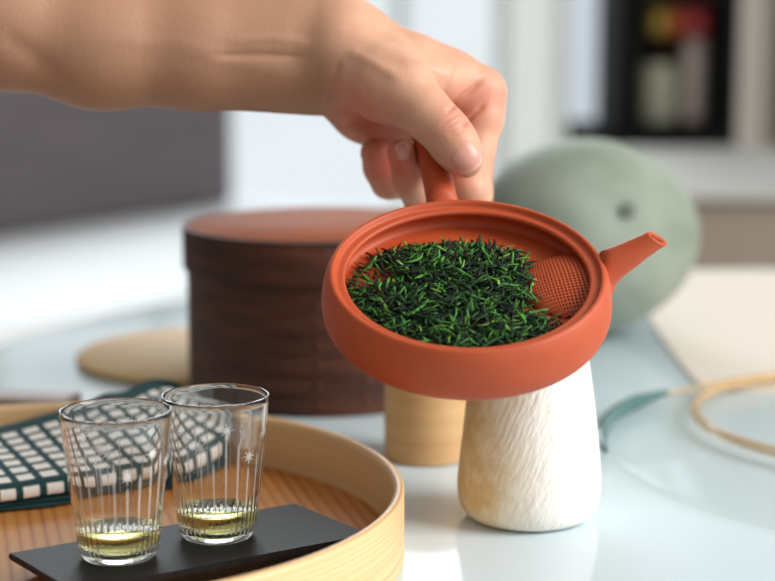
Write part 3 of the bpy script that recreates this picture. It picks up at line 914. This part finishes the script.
# ------------------------------------------------------------------ tea leaves
def leaves():
    V, F, COL = [], [], []
    dark, mid_, lite, yel = np.array([.005, .012, .008]), np.array([.014, .055, .012]), np.array([.06, .21, .03]), np.array([.17, .32, .05])
    def mound(x, y):
        d = math.hypot((x + 3.5) / 43.5, (y + 5.0) / 40.0)
        return max(0, 1 - d ** 2.6)
    n_done = 0
    tries = 0
    while n_done < 2700 and tries < 40000:
        tries += 1
        x = rng.uniform(-47, 40); y = rng.uniform(-46, 34)
        d = math.hypot((x + 4) / 42.5, (y + 5.5) / 39.5)
        if d > 1.04 + rng.normal() * 0.03 or math.hypot(x, y) > 45.2: continue
        if d > 0.86 and rng.random() < 0.35: continue
        if x > 23 + 4 * math.sin(y * 0.35) * math.sin(y * 0.13 + 1) + max(0, (-13 - y) * 1.0) + rng.normal() * 2.2 and y > -30: continue
        # small bare patches at the left rear
        if (x + 34) ** 2 / 60 + (y - 8) ** 2 / 90 < 1 and rng.random() < 0.88: continue
        m = mound(x, y)
        layer = rng.random() ** 0.6
        zf = -11.3 + 0.4 + layer * (1.2 + m * (7.0 + 1.6 * math.sin(x * 0.33 + y * 0.1) * math.sin(y * 0.41 + 1)))
        L = rng.uniform(3.5, 10.5) * (1.3 if rng.random() < 0.12 else 1)
        w = rng.uniform(0.30, 0.70) if rng.random() < 0.8 else rng.uniform(0.7, 1.05)
        az = rng.uniform(0, 2 * PI)
        el = rng.normal() * 0.28
        # leaves at the border point roughly outward
        if d > 0.85 and rng.random() < 0.5:
            az = math.atan2(y + 5, x + 4) + rng.normal() * 0.5
        bend = rng.normal() * 0.5; bz = rng.normal() * 0.25
        nseg = 4
        t = np.array([math.cos(az) * math.cos(el), math.sin(az) * math.cos(el), math.sin(el)])
        s = np.array([-math.sin(az), math.cos(az), 0.0])
        nrm = np.cross(t, s)
        c0 = np.array([x, y, zf])
        base = len(V)
        tw = rng.uniform(0, PI)
        ring_n = 4
        pts_ok = True
        P = []
        for k in range(nseg + 1):
            q = k / nseg - 0.5
            P.append(c0 + t * (q * L) + s * (bend * L * (q * q - 0.12)) + nrm * (bz * L * (q * q - 0.1)))
        for p in P:
            rr = math.hypot(p[0], p[1])
            if rr > 47.2 and p[2] < -2: pts_ok = False
            if rr > 44.3 and p[2] > -5.5: pts_ok = False
            if p[2] > -1.2: pts_ok = False
        if not pts_ok: continue
        for k, p in enumerate(P):
            if p[2] < -11.0: p[2] = -11.0
            q = k / nseg
            ww = w * (0.35 + 0.65 * math.sin(PI * (0.12 + 0.80 * q)))
            for j in range(ring_n):
                a = tw + k * 0.5 + 2 * PI * j / ring_n
                V.append((p + s * (ww * math.cos(a)) + nrm * (ww * 0.45 * math.sin(a))) * mm)
        for k in range(nseg):
            for j in range(ring_n):
                j2 = (j + 1) % ring_n
                F.append((base + k * ring_n + j, base + k * ring_n + j2, base + (k + 1) * ring_n + j2, base + (k + 1) * ring_n + j))
        F.append(tuple(base + j for j in (3, 2, 1, 0))); F.append(tuple(base + nseg * ring_n + j for j in range(4)))
        r_ = rng.random()
        blk = 0.5 + 0.5 * math.sin(x * 0.16 + 1.0) * math.sin(y * 0.19 + 0.6)
        if r_ < 0.26 + 0.26 * blk: c = dark
        elif r_ < 0.70: c = mid_
        elif r_ < 0.955: c = lite
        else: c = yel
        c = c * rng.uniform(0.7, 1.35)
        COL += [(*c, 1.0)] * ((nseg + 1) * ring_n)
        n_done += 1
    me = bpy.data.meshes.new('tea_leaves'); me.from_pydata([tuple(v) for v in V], [], F)
    ca = me.color_attributes.new('leaf_col', 'FLOAT_COLOR', 'POINT')
    ca.data.foreach_set('color', np.array(COL, dtype=np.float32).ravel())
    o = link('tea_leaves', me, M['leaf'], None, True)
    o.matrix_world = kot
    tag(o, 'heap of dark and bright green needle tea leaves in the red teapot', 'tea leaves', kind='stuff')
leaves()

# ------------------------------------------------------------------ the hand and forearm (one continuous surface)
def build_hand():
    h = 0.00075
    def W(p):
        return np.array(at(p[0], p[1], p[2]))
    def rad(p):
        return p[3] * p[2] / FPX
    parts = []          # (list of (A, ra, B, rb), internal k, blend centre, kmax)
    def chain(js):
        return [(W(a), rad(a), W(b), rad(b)) for a, b in zip(js[:-1], js[1:])]
    arm = chain([(-190, -60, .735, 70), (0, 19, .742, 64), (100, 42, .750, 62), (200, 47, .756, 58), (270, 51, .760, 54), (328, 54, .764, 51)]) \
        + chain([(-190, -50, .760, 62), (0, 18, .768, 58), (100, 38, .774, 56), (200, 42, .778, 50), (328, 48, .782, 45)])
    palm = chain([(328, 55, .764, 51), (345, 52, .760, 44), (410, 70, .764, 33), (450, 82, .767, 28), (481, 93, .769, 23)]) \
        + chain([(335, 50, .776, 38), (476, 96, .787, 21)]) + chain([(338, 56, .790, 34), (460, 98, .804, 20)]) \
        + chain([(340, 62, .798, 34), (445, 100, .816, 19)]) \
        + chain([(340, 82, .786, 27), (362, 111, .786, 24), (378, 127, .792, 21)]) \
        + chain([(362, 111, .786, 22), (425, 122, .812, 23)])
    thenar = chain([(345, 60, .750, 40), (385, 84, .738, 34), (405, 93, .732, 28.5)])
    web = chain([(392, 66, .748, 28), (440, 84, .757, 22)])
    thumb = chain([(385, 84, .738, 33), (405, 93, .732, 28.5), (426, 113, .727, 23.5), (446, 132, .7235, 21.5), (457, 148, .7225, 20), (465, 160, .7215, 18)])
    index = chain([(481, 92, .769, 24), (479, 118, .768, 23), (474, 150, .766, 19.5), (468.5, 190, .757, 17.5), (460, 220, .765, 15.5), (440, 232, .768, 14)])
    middle = chain([(478, 88, .787, 24), (474, 195, .792, 17), (425, 213, .768, 16), (411, 180, .750, 16.6), (402, 154, .7425, 15.2)])
    ringf = chain([(462, 92, .804, 22), (452, 190, .815, 16), (388, 182, .784, 15.5), (381, 168, .778, 16), (375, 153, .771, 14.8)])
    pinky = chain([(445, 100, .816, 19), (430, 168, .832, 14), (398, 162, .812, 13), (384, 140, .800, 12)])
    groups = [(arm, .012, None, 0), (palm, .009, None, .016), (thenar, .008, None, .010), (web, .006, None, .005),
              (thumb, .006, W((392, 82, .735)), .010), (index, .005, W((481, 92, .769)), .006),
              (middle, .004, W((478, 88, .787)), .006), (ringf, .004, W((462, 92, .804)), .006), (pinky, .004, W((445, 100, .816)), .006)]
    allp = [s for g in groups for s in g[0]]
    lo = np.min([np.minimum(s[0] - s[1], s[2] - s[3]) for s in allp], axis=0) - 0.006
    hi = np.max([np.maximum(s[0] + s[1], s[2] + s[3]) for s in allp], axis=0) + 0.006
    lo[0] = float(at(-150, 0, .75).x)
    n = np.ceil((hi - lo) / h).astype(int)
    gx, gy, gz = [lo[i] + h * np.arange(n[i]) for i in range(3)]
    D = np.full(n, 0.05, dtype=np.float32)
    def capsule_block(seg, sl):
        A, ra, B, rb = seg
        X = gx[sl[0]][:, None, None].astype(np.float32); Y = gy[sl[1]][None, :, None].astype(np.float32); Z = gz[sl[2]][None, None, :].astype(np.float32)
        ab = B - A; L2 = float(ab @ ab)
        t = ((X - A[0]) * ab[0] + (Y - A[1]) * ab[1] + (Z - A[2]) * ab[2]) / L2
        t = np.clip(t, 0, 1)
        d = np.sqrt((X - A[0] - t * ab[0]) ** 2 + (Y - A[1] - t * ab[1]) ** 2 + (Z - A[2] - t * ab[2]) ** 2)
        return d - (ra + t * (rb - ra))
    def smin(a, b, k):
        hh = np.clip(0.5 + 0.5 * (b - a) / k, 0, 1)
        return b + (a - b) * hh - k * hh * (1 - hh)
    PAD = 0.02
    for segs, ki, centre, kmax in groups:
        l = np.min([np.minimum(s[0] - s[1], s[2] - s[3]) for s in segs], axis=0) - PAD
        u = np.max([np.maximum(s[0] + s[1], s[2] + s[3]) for s in segs], axis=0) + PAD
        sl = tuple(slice(max(0, int((l[i] - lo[i]) / h)), min(n[i], int((u[i] - lo[i]) / h) + 2)) for i in range(3))
        d = None
        for s in segs:
            c = capsule_block(s, sl)
            d = c if d is None else smin(d, c, ki)
        if centre is None:
            k = max(kmax, 1e-4)
        else:
            X = gx[sl[0]][:, None, None]; Y = gy[sl[1]][None, :, None]; Z = gz[sl[2]][None, None, :]
            q = ((X - centre[0]) ** 2 + (Y - centre[1]) ** 2 + (Z - centre[2]) ** 2) / 0.018 ** 2
            k = (0.0010 + (kmax - 0.001) * np.exp(-q)).astype(np.float32)
        D[sl] = smin(D[sl], d, k).astype(np.float32)
    # the clay handle pushes into the flesh: cut it away with a hair of clearance
    hw = [kot @ (p * mm) for p in hp]
    for i in range(2, len(hp) - 1):
        seg = (np.array(hw[i]), hr[i] * mm, np.array(hw[i + 1]), hr[i + 1] * mm)
        l = np.minimum(seg[0], seg[2]) - 0.012; u = np.maximum(seg[0], seg[2]) + 0.012
        sl = tuple(slice(max(0, int((l[j] - lo[j]) / h)), min(n[j], int((u[j] - lo[j]) / h) + 2)) for j in range(3))
        c = capsule_block(seg, sl)
        D[sl] = np.maximum(D[sl], -(c - 0.0002))
    # naive surface nets
    S = D < 0
    c = np.zeros(np.array(n) - 1, dtype=np.int8)
    for dx in (0, 1):
        for dy in (0, 1):
            for dz in (0, 1):
                c += S[dx:n[0] - 1 + dx, dy:n[1] - 1 + dy, dz:n[2] - 1 + dz]
    act = (c > 0) & (c < 8)
    idx = np.full(act.shape, -1, dtype=np.int64)
    cells = np.argwhere(act); idx[act] = np.arange(len(cells))
    acc = np.zeros((len(cells), 3)); cnt = np.zeros(len(cells))
    corners = [(a, b, c_) for a in (0, 1) for b in (0, 1) for c_ in (0, 1)]
    vals = {co: D[cells[:, 0] + co[0], cells[:, 1] + co[1], cells[:, 2] + co[2]] for co in corners}
    for a in corners:
        for ax in range(3):
            if a[ax] == 0:
                b = list(a); b[ax] = 1; b = tuple(b)
                va, vb = vals[a], vals[b]
                cr = (va < 0) != (vb < 0)
                t = np.where(cr, va / np.where(cr, va - vb, 1), 0)
                p = np.tile(np.array(a, float), (len(cells), 1)); p[:, ax] = t
                acc[cr] += p[cr]; cnt[cr] += 1
    pos = (cells + acc / cnt[:, None]) * h + lo
    faces = []
    for ax in range(3):
        o1, o2 = (ax + 1) % 3, (ax + 2) % 3
        s0 = [slice(1, n[i] - 1) for i in range(3)]
        s0[ax] = slice(0, n[ax] - 1)
        s1 = list(s0); s1[ax] = slice(1, n[ax])
        a, b = S[tuple(s0)], S[tuple(s1)]
        e = np.argwhere(a != b)
        off = np.ones(3, int); off[ax] = 0
        g = e + off
        flip = a[tuple(e.T)]
        def gi(d1, d2):
            q = g.copy(); q[:, o1] -= d1; q[:, o2] -= d2
            return idx[tuple(q.T)]
        q = np.stack([gi(1, 1), gi(0, 1), gi(0, 0), gi(1, 0)], axis=1)
        q[~flip] = q[~flip][:, ::-1]
        faces.append(q)
    faces = np.concatenate(faces)
    faces = faces[(faces >= 0).all(axis=1)]
    # light smoothing
    nv = len(pos)
    e = np.concatenate([faces[:, [0, 1]], faces[:, [1, 2]], faces[:, [2, 3]], faces[:, [3, 0]]])
    deg = np.bincount(e[:, 0], minlength=nv) + np.bincount(e[:, 1], minlength=nv)
    def smooth_(x, lam):
        s_ = np.zeros_like(x)
        for j in range(x.shape[1]):
            s_[:, j] = np.bincount(e[:, 0], x[e[:, 1], j], nv) + np.bincount(e[:, 1], x[e[:, 0], j], nv)
        return x + lam * (s_ / np.maximum(deg, 1)[:, None] - x)
    for _ in range(4):
        pos = smooth_(pos, 0.55); pos = smooth_(pos, -0.50)
    def normals(p):
        fn = np.cross(p[faces[:, 2]] - p[faces[:, 0]], p[faces[:, 3]] - p[faces[:, 1]])
        vn = np.zeros_like(p)
        for j in range(4):
            for ax in range(3):
                vn[:, ax] += np.bincount(faces[:, j], fn[:, ax], nv)
        return vn / np.maximum(np.linalg.norm(vn, axis=1, keepdims=True), 1e-12)
    vn = normals(pos)
    camp = np.array([0, 0, CAM_H])
    q = pos - camp
    dep = q @ np.array(FWD)
    px = 387.5 + FPX * q[:, 0] / dep
    py = 290.5 - FPX * (q @ np.array(UP)) / dep
    if (np.einsum('ij,ij->i', vn, pos - pos.mean(0)).mean()) < 0:
        vn = -vn; faces = faces[:, ::-1]
    facing = np.clip(-np.einsum('ij,ij->i', vn, q / np.linalg.norm(q, axis=1, keepdims=True)), 0, 1)
    disp = np.zeros(nv)
    def polyd(pts):
        best = np.full(nv, 1e9); tt = np.zeros(nv)
        L = len(pts) - 1
        for i in range(L):
            ax_, ay = pts[i]; bx_, by = pts[i + 1]
            dx, dy = bx_ - ax_, by - ay
            t = np.clip(((px - ax_) * dx + (py - ay) * dy) / (dx * dx + dy * dy), 0, 1)
            d = np.hypot(px - ax_ - t * dx, py - ay - t * dy)
            m_ = d < best
            best[m_] = d[m_]; tt[m_] = (i + t[m_]) / L
        return best, tt
    def crease(pts, depth_mm, w, dmin=0.70, dmax=0.80, fade=True):
        d, t = polyd(pts)
        a = np.exp(-(d / w) ** 2) * ((dep > dmin) & (dep < dmax)) * np.clip(facing * 3, 0, 1)
        if fade: a = a * np.clip(np.minimum(t, 1 - t) * 5 + 0.25, 0, 1)
        disp[:] -= a * depth_mm * mm
        return a
    crease([(448, 111), (461, 99), (470, 91), (482, 80)], 1.5, 2.2)
    crease([(462, 127), (472, 116), (485, 105)], 1.2, 2.0)
    crease([(443, 88), (449, 78), (452, 68)], 0.5, 2.5)
    for k, (a, b) in enumerate((((440, 127), (461, 113)), ((443, 131), (465, 118)), ((447, 135), (468, 123)), ((450, 138), (469, 128)))):
        crease([a, ((a[0] + b[0]) / 2 - 1, (a[1] + b[1]) / 2 - 1.5), b], 0.30, 1.2, dmax=.74)
    crease([(345, 128), (356, 121), (370, 122)], 0.9, 2.0)
    crease([(357, 145), (366, 135), (380, 130), (392, 127)], 1.0, 2.0)
    crease([(340, 62), (333, 78), (327, 96), (326, 108)], 1.0, 4.0)
    crease([(348, 50), (372, 62), (400, 78)], -0.7, 6.0)
    crease([(398, 58), (425, 66), (455, 76)], -0.5, 5.0)
    crease([(364, 85), (368, 100), (376, 112)], 0.5, 4.0)
    crease([(352, 92), (358, 102), (365, 110)], 0.7, 2.5)
    crease([(215, 56), (260, 55), (305, 57)], 0.9, 4.0)
    crease([(225, 42), (270, 38), (312, 44)], -0.7, 6.0)
    crease([(100, 40), (180, 44), (240, 62), (300, 78)], -0.4, 9.0)
    crease([(0, 32), (40, 62), (70, 92)], 0.9, 12.0)
    for k in range(3):
        crease([(396 + k * 3, 172 + k * 4), (408 + k * 3, 166 + k * 4)], 0.2, 1.3)
    pos2 = pos + vn * disp[:, None]
    # nails
    nail = np.zeros(nv); edge = np.zeros(nv)
    def add_nail(c, tip, hl, hw_, dmin, dmax, lift):
        ax_ = np.array(tip, float) - np.array(c, float); ax_ /= np.linalg.norm(ax_)
        s_ = np.array([-ax_[1], ax_[0]])
        a = ((px - c[0]) * ax_[0] + (py - c[1]) * ax_[1]) / hl
        b = ((px - c[0]) * s_[0] + (py - c[1]) * s_[1]) / hw_
        rr = (np.abs(a) ** 3.2 + np.abs(b) ** 3.0) ** (1 / 3.1)
        ok = (dep > dmin) & (dep < dmax) & (facing > 0.15)
        inside = np.clip((1.06 - rr) / 0.12, 0, 1) * ok
        groove = np.exp(-((rr - 1.08) / 0.10) ** 2) * ok * (a < 0.9)
        nail[:] = np.maximum(nail, inside)
        edge[:] = np.maximum(edge, inside * np.exp(-((rr - 0.93) / 0.09) ** 2) * (a > 0.45))
        return inside * lift * mm - groove * 0.35 * mm
    dn = add_nail((467, 159.5), (474, 171), 12.5, 14.5, .69, .735, 0.15)
    dn = dn + add_nail((403, 151), (398, 137), 9.0, 7.0, .71, .765, 0.12)
    pos2 = pos2 + vn * dn[:, None]
    # tone: R = flush, G = nail, B = tan
    def blob(x, y, r): return np.exp(-(((px - x) ** 2 + (py - y) ** 2) / r ** 2))
    flush = 0.30 * blob(470, 170, 22) + 0.75 * blob(400, 165, 24) + 0.6 * blob(378, 165, 26) + 0.45 * blob(470, 105, 30) + 0.75 * blob(350, 108, 24) + 0.5 * blob(375, 125, 20) + 0.35 * blob(500, 95, 18) + 0.2 * blob(450, 128, 20)
    tan = np.clip((345 - px) / 25, 0, 1) * 0.9
    tone = np.stack([np.clip(flush, 0, 1), nail, tan, edge], axis=1).astype(np.float32)
    me = bpy.data.meshes.new('person')
    me.from_pydata(pos2.tolist(), [], faces.tolist())
    ca = me.color_attributes.new('skin_tone', 'FLOAT_COLOR', 'POINT')
    ca.data.foreach_set('color', tone.ravel())
    o = link('person', me, M['skin'], None, True)
    tag(o, 'bare forearm and hand reaching in from the left, gripping the teapot handle', 'person')
    print('hand verts', nv)
build_hand()
